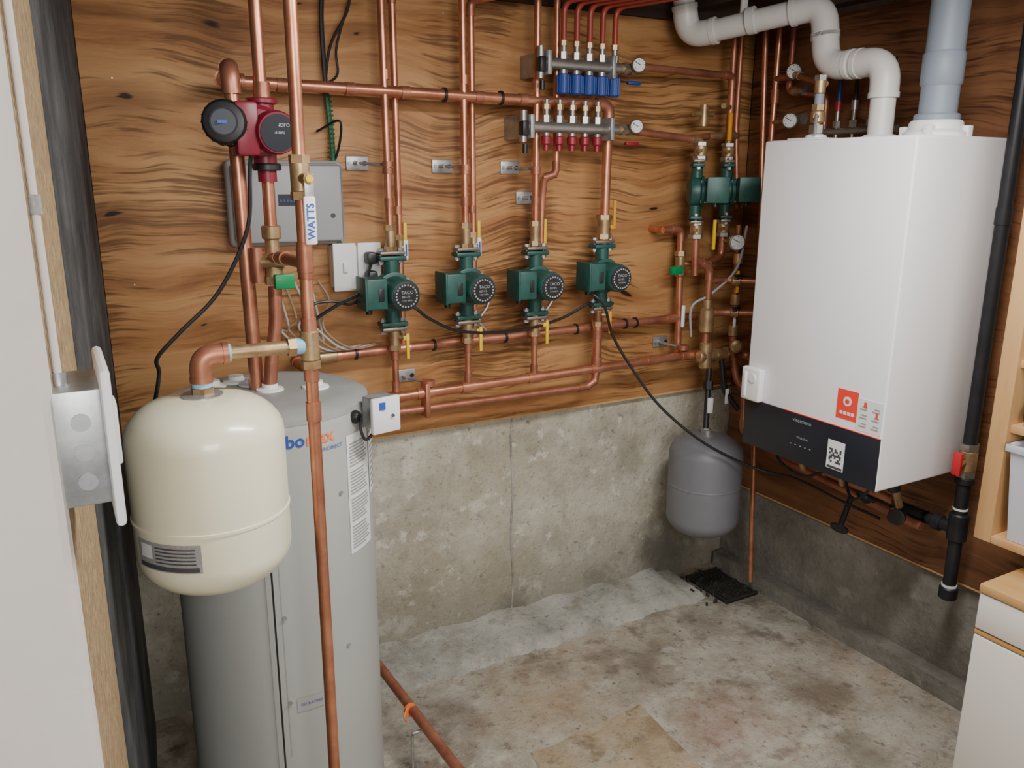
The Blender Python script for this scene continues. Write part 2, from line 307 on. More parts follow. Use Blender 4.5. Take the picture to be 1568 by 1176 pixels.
b.lathe(cylp(math.radians(40),.955,-.01),(math.sin(.7),-math.cos(.7),0),[(.013,0),(.013,.014),(.009,.02)],BLK,16)
b.done()
b=B('aquastat'); R=Matrix.Rotation(math.radians(22),3,'Z')
b.box((.492,1.425,.928),(.544,1.475,.990),GALV,.004,R); b.box((.486,1.416,.925),(.547,1.427,.994),PAPER,.003,Matrix.Rotation(math.radians(12),3,'Z')); b.box((.502,1.4115,.972),(.514,1.4165,.986),BLU,0)
b.cyl((.53,1.4135,.958),(.53,1.4175,.958),.003,INK,10)
b.cable([(.50,1.43,.93),(.478,1.425,.915),(.47,1.43,.935),(.475,1.44,.955)],.003,BLK); b.done()
# ------------------------------------------------------------ cream expansion tank
b=B('expansion_tank'); x,y=.171,1.25; r=.1135
def tankprof(r,z0,z1,k=.055,seam=None):
    pr=[]
    for i in range(9):
        a=math.pi/2*i/8; pr.append((r*(.30+.70*math.sin(a)) if i else .03,z0+k*(1-math.cos(a))))
    pr+= [(r,z1-k)] if seam is None else [(r,seam-.006),(r+.0018,seam-.003),(r+.0018,seam+.003),(r,seam+.006),(r,z1-k)]
    for i in range(1,9):
        a=math.pi/2*i/8; pr.append((r*(.30+.70*math.cos(a)) if i<8 else .03,z1-k+k*math.sin(a)))
    return pr
b.lathe((x,y,0),(0,0,1),tankprof(r,.787,1.082,.06,None),CREAM,64); b.lathe((x,y,.902),(0,0,1),[(r-.001,0),(r+.0016,.0015),(r+.0016,.0055),(r-.001,.007)],CREAM,64)
b.lathe((x,y,1.078),(0,0,1),[(.03,0),(.03,.006),(.014,.008),(.014,.03)],GALV,24)
def cp2(p0,p1,z0,z1,m,off):
    vs=[];fs=[];n=10
    for i in range(n+1):
        p=math.radians(p0+(p1-p0)*i/n)
        for z in (z0,z1): vs.append((x+(r+off)*math.sin(p),y-(r+off)*math.cos(p),z))
    for i in range(n): fs.append([2*i,2*i+2,2*i+3,2*i+1])
    b.add(vs,fs,m)
cp2(-72,-18,.851,.894,PAPG,.001); cp2(-68,-56,.868,.889,PAPER,.0014); cp2(-70,-20,.853,.860,INK,.0014)
for i in range(5): cp2(-53,-22,.864+.0055*i,.8662+.0055*i,INK,.0014)
b.done(50)
# ------------------------------------------------------------ main cold-water pipe, branch
b=B('main_water_pipe'); mx,my=.335,1.25
b.cyl((mx,my,.04),(mx,my,1.87),.0098,COP,20)
b.cyl((mx,my,0),(mx,my,.05),.012,BRASS)
for z0,z1 in ((1.085,1.105),(1.165,1.185),(1.245,1.262),(1.285,1.30),(1.02,1.05)): b.cyl((mx,my,z0),(mx,my,z1),.0118,COPD)
b.cyl((mx,my,1.118),(mx,my,1.165),.0145,BRASS,bev=.002); b.hexa((mx,my,1.105),(mx,my,1.118),.0155,BRASS)
b.pipe([(mx,my,1.142),(.172,my,1.142),(.172,my,1.09)],.0105,BRASS,.022,COPD,1.5,n=20)
b.cyl((.31,my,1.142),(.325,my,1.142),.0128,TAPE); b.cyl((.205,my,1.142),(.216,my,1.142),.0135,TAPE); b.cyl((.172,my,1.095),(.172,my,1.106),.0150,TAPE)
b.hexa((.30,my,1.142),(.312,my,1.142),.0155,BRASS); b.hexa((.172,my,1.08),(.172,my,1.094),.017,BRASS)
b.cyl((mx,my,1.255),(mx,my,1.292),.0125,COPD)
b.pipe([(mx,my,1.268),(mx+.005,1.42,1.262),(.368,1.6,1.245)],.0095,COPD,.02,COPD)
b.cyl((mx,my,1.372),(mx,my,1.418),.0145,BRASS,bev=.003); b.hexa((mx,my,1.415),(mx,my,1.427),.016,BRASS); b.hexa((mx,my,1.362),(mx,my,1.374),.016,BRASS)
b.cyl((mx,my,1.393),(mx+.004,my-.032,1.393),.0085,BRASS,12); b.cyl((mx+.004,my-.03,1.393),(mx+.004,my-.036,1.393),.006,YEL,6)
b.box((mx-.003,my-.031,1.36),(mx+.011,my-.028,1.40),GALV,.001)
b.box((mx-.006,my-.034,1.298),(mx+.012,my-.027,1.368),WPL,.003)
b.text('WATTS',.0155,lambda x,y:(mx+.0085-y,my-.0345,1.306+x),BLU,.0004)
b.done()
# ------------------------------------------------------------ red circulator and tank risers
b=B('tank_riser_pipes')
b.cyl((.366,1.6,1.52),(.366,1.6,1.87),.0115,COP)
b.cyl((.368,1.6,1.53),(.368,1.6,1.56),.015,COPD); b.cyl((.368,1.6,1.23),(.368,1.6,1.41),.0115,COP)
b.pipe([(.368,1.6,1.19),(.366,1.6,1.12),(.352,1.6,1.05),(.345,1.6,.985)],.013,COPD,.03)
b.cyl((.368,1.6,1.28),(.368,1.6,1.305),.018,BRASS,bev=.002); b.cyl((.368,1.6,1.245),(.368,1.6,1.285),.013,BRASS)
b.cyl((.368,1.6,1.205),(.368,1.6,1.255),.017,BRASS,bev=.003); b.cyl((.385,1.585,1.238),(.345,1.6,1.238),.013,BRASS)
b.hexa((.368,1.6,1.195),(.368,1.6,1.21),.019,BRASS)
b.box((.362,1.568,1.188),(.400,1.584,1.216),GREEN2,.003)
b.cyl((.338,1.6,1.20),(.338,1.6,1.265),.012,COPD)
b.done()
b=B('circulator_pump')
b.cyl((.366,1.6,1.415),(.366,1.6,1.53),.021,REDP,bev=.003)
b.cyl((.366,1.6,1.522),(.366,1.6,1.532),.028,REDP,bev=.002); b.cyl((.368,1.6,1.405),(.368,1.6,1.418),.026,BLK,bev=.002); b.cyl((.368,1.6,1.385),(.368,1.6,1.408),.017,REDP)
b.lathe((.350,1.615,1.474),(0,-1,0),[(.030,0),(.042,.008),(.046,.03),(.044,.055),(.036,.062)],REDP,32)
b.lathe((.372,1.57,1.472),(.10,-1,-.05),[(.038,0),(.038,.034),(.035,.04)],REDP,32)
b.lathe((.376,1.531,1.470),(.10,-1,-.05),[(.032,0),(.032,.003)],PANB,32)
b.text('GRUNDFOS',.0085,lambda x,y:(.355+x,1.5273,1.480+y),LBL)
b.text('UPS15-58FC',.0055,lambda x,y:(.359+x,1.5273,1.468+y),LBL)
b.box((.305,1.535,1.43),(.345,1.60,1.522),REDP,.006)
ax=Vector((-.35,-1,.02)).normalized(); o=Vector((.307,1.60,1.485)); b.lathe(o,ax,[(.034,0),(.038,.006),(.038,.058),(.034,.064),(.030,.065)],BLK,36)
for i in range(20):
    a=2*math.pi*i/20; u=ax.cross(Vector((0,0,1))).normalized(); w=u.cross(ax); p=o+(u*math.cos(a)+w*math.sin(a))*.038; b.cyl(p+ax*.008,p+ax*.056,.0018,BLK,6)
b.lathe(o+ax*.065,ax,[(.024,0),(.024,.0015)],PANB,28); b.lathe(o+ax*.0665,ax,[(.021,0),(.021,.0006)],mk('pump_dial_grey',(.07,.08,.10),.4),28); b.box(tuple(o+ax*.068+Vector((-.010,-.001,-.003))),tuple(o+ax*.068+Vector((.010,.001,.003))),BLU)
b.done()
b=B('power_cable'); b.cable([(.335,1.575,1.43),(.331,1.575,1.40),(.318,1.57,1.30),(.262,1.58,1.19),(.19,1.585,1.12),(.147,1.59,1.075),(.148,1.60,1.045),(.138,1.60,1.0),(.12,1.64,.92)],.0038,BLK); b.done()
# ------------------------------------------------------------ headers + zone pipes
PY=1.983; QY=2.023
b=B('supply_header_pipe')
b.pipe([(1.403,PY,1.20),(1.408,PY,1.588),(.372,PY,1.597),(.318,1.62,1.585),(.325,1.62,.985)],.0135,COP,.028,COPD,1.25)
for x in (.50,.66,.80,1.0,1.13,1.25,1.33): b.cyl((x-.011,PY,1.5955-(x-.37)*.007),(x+.011,PY,1.5955-(x-.37)*.007),.0155,COPD)
for x in (.905,1.065): b.cyl((x-.003,PY,1.592),(x+.003,PY,1.592),.018,BLK)
b.done()
b=B('return_header_pipes')
b.cyl((.735,PY,.829),(1.83,PY,.842),.0135,COP,20)
b.pipe([(.70,1.90,.785),(.735,PY,.787),(1.36,PY,.784),(1.385,PY-.004,.80),(1.391,PY,.845)],.0098,COPD,.02,COPD)
b.cyl((.575,QY,.948),(1.80,QY,.958),.0125,COPD,20)
for x in (.748,.833,.964,1.174,1.391,1.60,1.74): b.cyl((x-.022,PY,.829+(x-.735)*.012),(x+.022,PY,.829+(x-.735)*.012),.0162,COP)
for x in (.60,.79,1.0,1.21,1.45,1.70): b.cyl((x-.02,QY,.948+(x-.575)*.008),(x+.02,QY,.948+(x-.575)*.008),.015,COP)
for x in (.66,.88,1.1,1.34,1.52,1.56): b.cyl((x-.003,QY,.948+(x-.575)*.008),(x+.003,QY,.948+(x-.575)*.008),.0165,BLK)
b.cyl((.56,QY,.948),(.61,QY,.948),.017,BRASS,bev=.003)
b.box((.828,1.96,.765),(.842,2.0,.86),COPD,.003)
b.pipe([(.56,QY,.948),(.50,QY,.948),(.50,1.85,.948),(.50,1.72,.948)],.012,COPD,.02,COPD)
b.done()
ZX=[.750,.960,1.173,1.403]; FX=[.753,.964,1.174,1.391]
b=B('zone_pipes')
for i,x in enumerate(ZX[:3]):
    b.cyl((x-.006 if i==0 else x-.004 if i==1 else x,PY-.002,1.90),(x,PY,1.22),.0096,COP)
    for z in (1.32,1.62): b.cyl((x,PY,z),(x,PY,z+.022),.0116,COPD)
    b.cyl((x,PY,1.40),(x,PY,1.414),.014,COPD)
for i,x in enumerate(FX):
    b.cyl((x,PY,1.01),(x,PY,.83),.0088 if i<3 else .0135,COP); b.cyl((x,PY,.845),(x,PY,.872),.0110 if i<3 else .016,COPD); b.cyl((x,PY,.93),(x,PY,.955),.0110 if i<3 else .016,COPD)
for i,x in enumerate((.788,1.0)):
    b.pipe([(x+.004,QY,.955),(x,QY,1.835-.01*i),(x+.30,QY-.42,1.856)],.0088,COP,.018,COPD)
    b.cyl((x,QY,1.30),(x,QY,1.32),.011,COPD)
b.pipe([(1.232,PY,1.90),(1.238,PY,1.402),(1.210,2.0,1.392),(1.210,2.01,1.34),(1.212,QY,.955)],.0088,COP,.018,COPD)
b.done()
def valve(name,x,y,zc,side=.03,hz=(-.05,.05),hm=YEL,r=.0135,tag=False):
    b=B(name); b.cyl((x,y,zc-.024),(x,y,zc+.024),r,BRASS,bev=.002); b.hexa((x,y,zc+.02),(x,y,zc+.034),r*1.2,BRASS); b.hexa((x,y,zc-.034),(x,y,zc-.02),r*1.2,BRASS)
    b.cyl((x,y,zc),(x+side*.7,y-abs(side)*.6,zc),.0065,BRASS,10)
    hx,hy=x+side*.75,y-abs(side)*.65
    b.box((hx-.0045,hy-.006,zc+hz[0]),(hx+.0045,hy+.001,zc+hz[1]),hm,.002)
    b.box((hx-.012,hy-.004,zc-.006),(hx+.006,hy+.001,zc+.006),hm,.002)
    if tag: b.box((hx-.006,hy-.008,zc+hz[0]-.03),(hx+.006,hy+.002,zc+hz[0]+.02),WPL,.002); b.box((hx-.002,hy-.009,zc+hz[0]-.02),(hx+.002,hy-.007,zc+hz[0]+.01),BLU)
    b.done()
for i,x in enumerate((.791,1.003,1.211)): valve('ball_valve',x,QY,1.215,.014,(.0,.065),YEL,.013,i<2)
for i,x in enumerate(FX): valve('ball_valve',x,PY,.99 if i<3 else 1.0,.035,(-.055,.012),YEL if i<3 else AMB)
valve('ball_valve',1.403,PY,1.255,.028,(-.0,.075),AMB,.019)
for i,x in enumerate(ZX[:3]): valve('ball_valve',x,PY,1.243,.006,(-.02,.02),GALV,.0135)
def pump(x,y,z,turn=0,k_=1.0):
    b=B('circulator_pump')
    for s in (1,-1):
        b.box((x-.036,y-.02,z+s*.084-.006),(x+.036,y+.02,z+s*.084+.006),GREEN,.004); b.box((x-.034,y-.018,z+s*.097-.005),(x+.034,y+.018,z+s*.097+.005),SOLD,.004)
        for q in (-.027,.027): b.cyl((x+q,y,z+s*.068),(x+q,y,z+s*.108),.0045,GALV,8); b.hexa((x+q,y,z+s*.102),(x+q,y,z+s*.109),.008,GALV); b.hexa((x+q,y,z+s*.071),(x+q,y,z+s*.078),.008,GALV)
        b.cyl((x,y,z+s*.03),(x,y,z+s*.082),.020,GREEN,r1=.019)
    b.lathe((x,y+.028,z),(0,-1,0),[(.030,0),(.045,.008),(.049,.02),(.049,.034),(.044,.040)],GREEN,32)
    b.lathe((x,y-.012,z),(0,-1,0),[(.050,0),(.050,.010),(.044,.012)],GREEN,32)
    for k in range(4):
        a=math.pi/4+k*math.pi/2; b.hexa((x+.044*math.cos(a),y-.010,z+.044*math.sin(a)),(x+.044*math.cos(a),y-.03,z+.044*math.sin(a)),.006,GALV)
    b.lathe((x,y-.022,z),(0,-1,0),[(.041,0),(.040,.058),(.0385,.070),(.036,.074)],GREEN,36)
    b.lathe((x,y-.095,z),(0,-1,0),[(.034,0),(.034,.004),(.030,.005)],BLK,36)
    b.lathe((x,y-.1,z),(0,-1,0),[(.0300,0),(.0300,.0008)],BLK,32)
    for k in range(22):
        a=2*math.pi*k/22; b.box((x+.027*math.cos(a)-.002,y-.1015,z+.027*math.sin(a)-.002),(x+.027*math.cos(a)+.002,y-.1005,z+.027*math.sin(a)+.002),LBL)
    for k,t in enumerate(('TACO','007-F5','115V 60Hz')): b.text(t,(.0115,.008,.006)[k],lambda u,v,k=k:(x-(.0145,.0135,.013)[k]+u,y-.1018,z+(.005,-.005,-.013)[k]+v),LBL)
    b.box((x-.097,y-.085,z-.032),(x-.042,y-.022,z+.044),GREEN,.005); b.box((x-.101,y-.089,z-.034),(x-.094,y-.018,z+.047),GREEN,.003)
    b.cyl((x-.05,y-.05,z-.02),(x-.03,y-.05,z-.01),.015,BLK)
    b.cyl((x-.08,y-.05,z-.032),(x-.08,y-.05,z-.046),.008,BLK); b.box((x-.066,y-.0875,z-.012),(x-.052,y-.084,z+.02),BLK,.002)
    if turn:
        M=Matrix.Rotation(math.radians(turn),3,'Z'); c=Vector((x,y,z)); b.v=[tuple(M@((Vector(q)-c)*k_)+c) for q in b.v]
    b.done()
for x,z in zip((.750,.962,1.174,1.399),(1.110,1.111,1.106,1.116)): pump(x,PY,z)
# ------------------------------------------------------------ wall brackets
def bracket(x,z,px,r=.0115):
    b=B('pipe_bracket'); b.box((x-.03,D-.006,z-.018),(x+.03,D,z+.018),GALV,.003); b.cyl((x-.008,D-.04,z),(x-.008,D,z),.005,GALV,10); b.cyl((x+.018,D-.010,z),(x+.018,D-.006,z),.006,BLK,6); b.cyl((x-.022,D-.010,z),(x-.022,D-.006,z),.005,GALV,6)
    if px: b.cyl((x-.008,D-.038,z),(px,PY+.014,z-.004),.0035,GALV,8); b.lathe((px,PY,z-.010),(0,0,1),[(r,0),(r+.003,0),(r+.003,.014),(r,.014)],COPD,20)
    b.done()
bracket(.705,1.426,.750); bracket(.94,1.420,.961); bracket(1.146,1.418,1.173); bracket(1.196,1.336,None); bracket(.818,.86,.845,.0145); bracket(1.71,.872,1.725,.0145)
# ------------------------------------------------------------ control box, outlet, cables
b=B('control_box'); b.box((.385,D-.052,1.235),(.650,D,1.425),BOXG,.014,seg=3); b.box((.375,D-.035,1.228),(.657,D-.002,1.432),BOXG,.014,seg=3)
b.box((.392,D-.0545,1.24),(.645,D-.05,1.42),BOXG,.006); b.box((.488,D-.0555,1.325),(.535,D-.054,1.352),PANB)
for i in range(5): b.box((.492+.008*i,D-.0565,1.334),(.496+.008*i,D-.055,1.340),BLU)
b.box((.47,D-.0552,1.245),(.472,D-.054,1.415),PAPG); b.cyl((.62,D-.056,1.30),(.62,D-.053,1.30),.006,INK,12); b.done()
b=B('electrical_outlet'); b.box((.618,D-.055,1.118),(.735,D,1.225),WPL,.004); b.box((.612,D-.064,1.112),(.672,D-.055,1.232),WPL,.003); b.box((.676,D-.064,1.112),(.738,D-.055,1.232),WPL,.003)
b.cyl((.642,D-.068,1.172),(.642,D-.063,1.172),.006,PAPER,12); b.box((.636,D-.072,1.160),(.648,D-.063,1.184),WPL,.002)
for z in (1.15,1.195): x=.707; b.cyl((x,D-.068,z),(x,D-.063,z),.014,PAPER,18)
b.box((.690,D-.10,1.180),(.716,D-.066,1.210),BLK,.006); b.box((.690,D-.10,1.135),(.716,D-.066,1.163),BLK,.006); b.done()
b=B('electrical_cables')
b.cable([(.70,D-.09,1.18),(.66,1.95,1.12),(.59,1.94,1.09),(.53,1.95,1.05),(.49,1.9,1.0),(.47,1.8,.99)],.0042,BLK)
b.cable([(.70,D-.09,1.14),(.64,1.96,1.09),(.58,1.95,1.10),(.53,1.95,1.09),(.50,1.93,1.03)],.0035,BLK)
b.cable([(.633,D-.02,1.84),(.625,D-.02,1.75),(.628,D-.02,1.6)],.006,BLK); b.cable([(.70,D-.02,1.84),(.69,D-.02,1.78),(.645,D-.02,1.70),(.628,D-.02,1.62)],.0035,BLK)
b.cable([(.71,D-.02,1.84),(.66,D-.02,1.70),(.655,D-.025,1.63),(.60,D-.02,1.60)],.003,BLK)
b.cable([(.628,D-.02,1.6),(.638,D-.02,1.45),(.634,D-.02,1.30),(.642,D-.03,1.22)],.0065,CBLG)
for i in range(34): z=1.59-.0108*i; b.lathe((.631+.006*math.sin(i*.2),D-.02,z),(0,0,1),[(.0072,0),(.0082,.002),(.0072,.004)],CBLG,12)
b.cable([(.67,D-.05,1.08),(.77,1.93,1.08),(.83,1.93,1.04),(.93,1.95,.995),(1.10,1.96,.98),(1.25,1.97,1.0),(1.34,1.96,1.04)],.0042,BLK)
for i,(x,z) in enumerate(((.66,1.08),(.60,1.09),(.575,1.07),(.555,1.05),(.62,1.06),(.64,1.1))): b.cable([(x-.08,D-.03,1.14),(x-.06,D-.05,1.09-.02*i),(x-.09,1.99,1.03),(x-.02,2.0,.97),(x+.08,2.04,.965)],.003,CBW if i%2 else CBT)
for x in (1.05,1.265): b.cable([(x,D-.01,1.12),(x+.02,D-.02,1.05),(x-.01,D-.02,1.0),(x+.01,D-.02,.97)],.003,LBL)
b.cable([(.60,D-.02,1.50),(.64,2.0,1.52),(.64,D-.02,1.43),(.58,D-.03,1.40)],.003,BLK)
b.cable([(1.88,1.9,1.25),(1.87,1.92,1.12),(1.80,1.95,1.04),(1.74,1.97,1.0),(1.76,1.99,.90)],.004,LBL)
b.done()
b=B('power_cable'); b.cable([(1.32,1.93,1.08),(1.36,1.91,1.04),(1.40,1.92,.95),(1.45,1.90,.86),(1.53,1.85,.735),(1.65,1.78,.62),(1.79,1.70,.54),(1.85,1.6,.53),(1.87,1.45,.51),(1.88,1.33,.50)],.0042,BLK); b.done()
# ------------------------------------------------------------ manifolds
def gauge(b,c,r,d=(-.35,-1,0)):
    c=Vector(c); d=Vector(d).normalized(); b.lathe(c,d,[(r*.9,0),(r,.004),(r,.016),(r*.9,.018)],CHR,24); b.lathe(c+d*.0182,d,[(r*.84,0),(r*.84,.001)],PAPER,24)
    u=d.cross(Vector((0,0,1))).normalized(); q=c+d*.021; b.cyl(q-u*r*.2,q+u*r*.6+Vector((0,0,r*.4)),.0008,INK,6)
    for k in range(7): a=math.radians(-40+43*k); p=c+d*.0195+(u*math.cos(a)+Vector((0,0,1))*math.sin(a))*r*.68; b.cyl(p,p+d*.0008,.0012,INK,6)
def manifold(x0,x1,z,cap,up):
    b=B('heating_manifold'); y=1.955
    b.cyl((x0,y,z),(x1,y,z),.0145,CHR,bev=.003)
    for x in (x0+.01,x1-.03): b.box((x-.006,y-.02,z-.03),(x+.006,D,z+.03),GALV,.002)
    xs=[x0+.062+.041*i for i in range(5)]
    for x in xs:
        b.hexa((x,y,z+.012),(x,y,z+.03),.0125,CHR); b.cyl((x,y,z+.028),(x,y,z+.05),.008,CHR); b.hexa((x,y,z+.045),(x,y,z+.058),.011,BRASS)
        if cap is BLUC:
            b.cyl((x,y,z-.014),(x,y,z-.026),.011,CHR); b.cyl((x,y,z-.024),(x,y,z-.075),.0165,cap,18,bev=.003)
            for k in range(12): a=k*math.pi/6; b.cyl((x+.0165*math.cos(a),y+.0165*math.sin(a),z-.028),(x+.0165*math.cos(a),y+.0165*math.sin(a),z-.071),.0016,cap,5)
        else:
            b.cyl((x,y,z-.014),(x,y,z-.024),.010,CHR); b.cyl((x,y,z-.022),(x,y,z-.045),.014,cap,16,bev=.003)
            b.cyl((x,y,z-.045),(x,y,z-.06),.008,cap); b.cyl((x,y,z+.055),(x,y,z+.07),.0075,CHR)
        if up: b.pipe([(x,y,z+.05),(x,y,1.835),(x+.20,y-.30,1.858)],.0078,PEXR,.03)
    x=x0-.008; b.cyl((x,y,z-.04),(x,y,z+.04),.010,CHR); b.cyl((x,y-.01,z-.045),(x,y-.01,z-.068),.007,BLK); b.box((x-.010,y-.018,z-.024),(x+.008,y+.01,z+.014),BLK,.003)
    b.cyl((x1,y,z),(x1+.05,y,z),.012,BRASS); b.hexa((x1+.01,y,z),(x1+.022,y,z),.017,CHR); b.hexa((x1+.035,y,z),(x1+.047,y,z),.017,CHR)
    gauge(b,(x1+.045,y-.018,z+.008),.019); b.box((x1+.01,y-.03,z-.043),(x1+.055,y-.015,z-.033),cap,.004)
    b.done()
manifold(1.175,1.42,1.682,BLUC,True); manifold(1.125,1.42,1.522,REDC,False)
# ------------------------------------------------------------ corner pipework
b=B('boiler_loop_pipes')
b.pipe([(1.47,1.955,1.69),(1.86,1.985,1.69),(1.862,1.985,1.42)],.0105,COPD,.02,COPD)
b.pipe([(1.46,1.955,1.52),(1.725,1.955,1.50),(1.725,1.955,1.44)],.0105,COPD,.02,BRASS)
b.cyl((1.725,1.955,1.25),(1.73,1.955,1.10),.011,COPD)
b.pipe([(1.73,1.955,1.15),(1.79,1.955,1.12),(1.79,1.955,.86)],.0115,COPD,.02,COPD)
b.pipe([(1.862,1.985,1.28),(1.862,1.985,1.15),(1.79,1.98,1.13)],.0105,COPD,.02,COPD)
b.cyl((1.79,1.955,.915),(1.79,1.955,.995),.023,BRASS,bev=.006); b.cyl((1.79,1.955,.995),(1.79,1.955,1.02),.014,BRASS)
b.cyl((1.79,1.95,.80),(1.79,1.95,.885),.020,BRASS,bev=.004); b.cyl((1.76,1.95,.842),(1.90,1.95,.835),.017,BRASS,bev=.003)
for x in (1.765,1.83,1.875): b.hexa((x,1.95,.841),(x+.013,1.95,.840),.022,BRASS)
b.pipe([(1.65,2.02,1.237),(1.722,2.02,1.237),(1.735,2.02,.845)],.0105,COP,.02,COPD)
b.cyl((1.652,2.02,1.237),(1.652,D,1.237),.0105,COP)
b.cyl((1.725,2.02,1.09),(1.725,2.02,1.155),.016,BRASS,bev=.003); b.box((1.672,1.99,1.10),(1.715,2.01,1.125),GREEN2,.004); b.cyl((1.69,2.0,1.12),(1.725,2.01,1.12),.008,BRASS)
b.hexa((1.724,2.02,1.155),(1.724,2.02,1.17),.018,BRASS); b.box((1.728,2.0,.93),(1.74,2.006,1.0),PAPER,.002)
b.pipe([(1.725,2.02,1.13),(1.79,1.99,1.13),(1.79,1.96,1.13)],.009,COPD,.015,BRASS)
b.pipe([(1.79,1.95,.98),(1.84,1.93,.98),(1.93,1.86,.98)],.010,COPD,.02,COPD); b.pipe([(1.90,1.95,.835),(1.95,1.93,.83),(1.96,1.75,.80),(1.93,1.6,.62)],.012,COPD,.02,COPD)
b.pipe([(1.79,1.955,1.08),(1.85,1.94,1.08),(1.93,1.85,1.08)],.009,COPD,.02,COPD)
for z in (.98,1.08): b.cyl((1.852,1.922,z),(1.875,1.905,z),.015,BRASS,bev=.003); b.cyl((1.86,1.915,z),(1.85,1.895,z+.02),.006,BRASS); b.box((1.835,1.885,z+.015),(1.865,1.893,z+.023),BLK,.002)
b.pipe([(1.885,1.94,1.25),(1.885,1.93,.86),(1.90,1.92,.76),(1.94,1.90,.70)],.0095,COPD,.02,COPD)
for z in (.90,1.00,1.13): b.cyl((1.885,1.933,z),(1.885,1.933,z+.035),.015,BRASS,bev=.002)
b.box((1.872,1.915,1.04),(1.880,1.922,1.11),YEL,.002); b.box((1.868,1.915,.93),(1.878,1.92,.99),PAPER,.002)
b.lathe((1.87,1.905,.875),(-.5,-1,0),[(.016,0),(.020,.004),(.020,.02),(.012,.026)],BRASS,16)
b.cyl((1.80,1.94,.80),(1.765,1.90,.60),.0095,BLKP); b.hexa((1.793,1.932,.76),(1.789,1.927,.735),.016,BLKP); b.hexa((1.767,1.902,.615),(1.765,1.9,.60),.015,CHR)
b.box((1.768,1.895,.665),(1.786,1.905,.715),PAPER,.002)
b.pipe([(1.86,1.95,.82),(1.862,1.93,.72),(1.90,1.90,.66)],.009,BLKP,.02,BLKP); b.box((1.858,1.915,.68),(1.87,1.922,.73),PAPER,.002)
gauge(b,(1.855,1.92,1.20),.026); b.cyl((1.862,1.985,1.2),(1.858,1.925,1.2),.006,BRASS)
b.box((1.757,1.91,1.18),(1.766,1.918,1.27),YEL,.002); b.box((1.795,1.93,.70),(1.803,1.937,.76),YEL,.002)
for z in (1.225,1.455):
    for px,py in ((1.725,1.955),(1.862,1.985)): b.cyl((px,py,z),(px,py,z+.03),.019,BRASS,bev=.002); b.hexa((px,py,z+.03),(px,py,z+.04),.022,CHR); b.hexa((px,py,z-.012),(px,py,z),.022,CHR); b.box((px-.03,py-.03,z+.010),(px-.018,py-.02,z+.02),BRASS,.001); b.cyl((px,py,z+.015),(px-.025,py-.025,z+.015),.005,BRASS)
b.pipe([(1.86,1.985,1.69),(1.86,1.985,1.845)],.009,COPD)
b.cyl((1.85,1.98,1.60),(1.80,1.95,1.60),.008,BRASS); b.box((1.81,1.93,1.50),(1.822,1.94,1.58),AMB,.003)
b.cyl((1.765,1.955,1.575),(1.69,1.955,1.575),.008,BRASS); b.cyl((1.73,1.955,1.54),(1.73,1.955,1.60),.012,BRASS)
b.pipe([(1.93,2.03,1.845),(1.93,2.03,1.55),(1.93,2.0,1.30)],.0085,COPD,.02,COPD)
b.pipe([(1.73,1.96,1.51),(1.80,1.97,1.515),(1.93,2.02,1.52)],.009,COPD,.02,BRASS); b.cyl((1.86,1.99,1.517),(1.895,2.0,1.518),.015,BRASS,bev=.002)
b.done()
pump(1.725,1.965,1.352,58,.92); pump(1.862,1.985,1.352,62,.92)
b=B('copper_drain_pipe'); b.cyl((1.96,1.965,1.86),(1.96,1.845,.055),.0085,COP); b.done()
b=B('boiler_relief_pipes')
b.pipe([(1.96,1.905,1.86),(1.96,1.905,1.625),(1.96,1.91,1.30)],.0085,COP,.02); b.cyl((1.96,1.905,1.61),(1.96,1.905,1.65),.0115,COPD)
b.pipe([(1.96,1.905,1.68),(1.93,1.80,1.68),(1.80,1.58,1.63)],.009,COPD,.02,BRASS); gauge(b,(1.94,1.815,1.69),.022,(-1,-.6,0)); gauge(b,(1.94,1.815,1.555),.022,(-1,-.6,0)); b.cyl((1.96,1.905,1.555),(1.945,1.82,1.555),.007,BRASS)
b.pipe([(1.97,1.86,1.845),(1.97,1.86,1.64),(1.97,1.72,1.62),(1.97,1.72,1.52)],.0085,COPD,.02,COPD)
for z in (1.56,1.64): b.cyl((1.965,1.84,z),(1.965,1.80,z),.014,BRASS,bev=.002); b.hexa((1.965,1.80,z),(1.965,1.79,z),.017,CHR)
for i in range(5):
    y=1.73-.055*i; b.cyl((1.97,y,1.50),(1.97,y,1.60),.006,CHR); b.hexa((1.97,y,1.53),(1.97,y,1.548),.011,CHR); b.cyl((1.97,y,1.60),(1.97,y,1.70),.006,BLUC if i%2 else BLK); b.cyl((1.97,y,1.575),(1.97,y,1.60),.010,REDC if i%2 else CHR)
b.cyl((1.97,1.75,1.52),(1.97,1.48,1.52),.010,CHR)
b.done()
b=B('expansion_tank'); b.lathe((1.757,1.883,0),(0,0,1),tankprof(.116,.270,.600,.06,None),TGREY,56); b.lathe((1.757,1.883,.438),(0,0,1),[(.116,0),(.1170,.002),(.1170,.005),(.116,.007)],TGREY,56); b.lathe((1.757,1.883,.596),(0,0,1),[(.022,0),(.022,.006),(.011,.008),(.011,.02)],GALV,20); b.done(50)
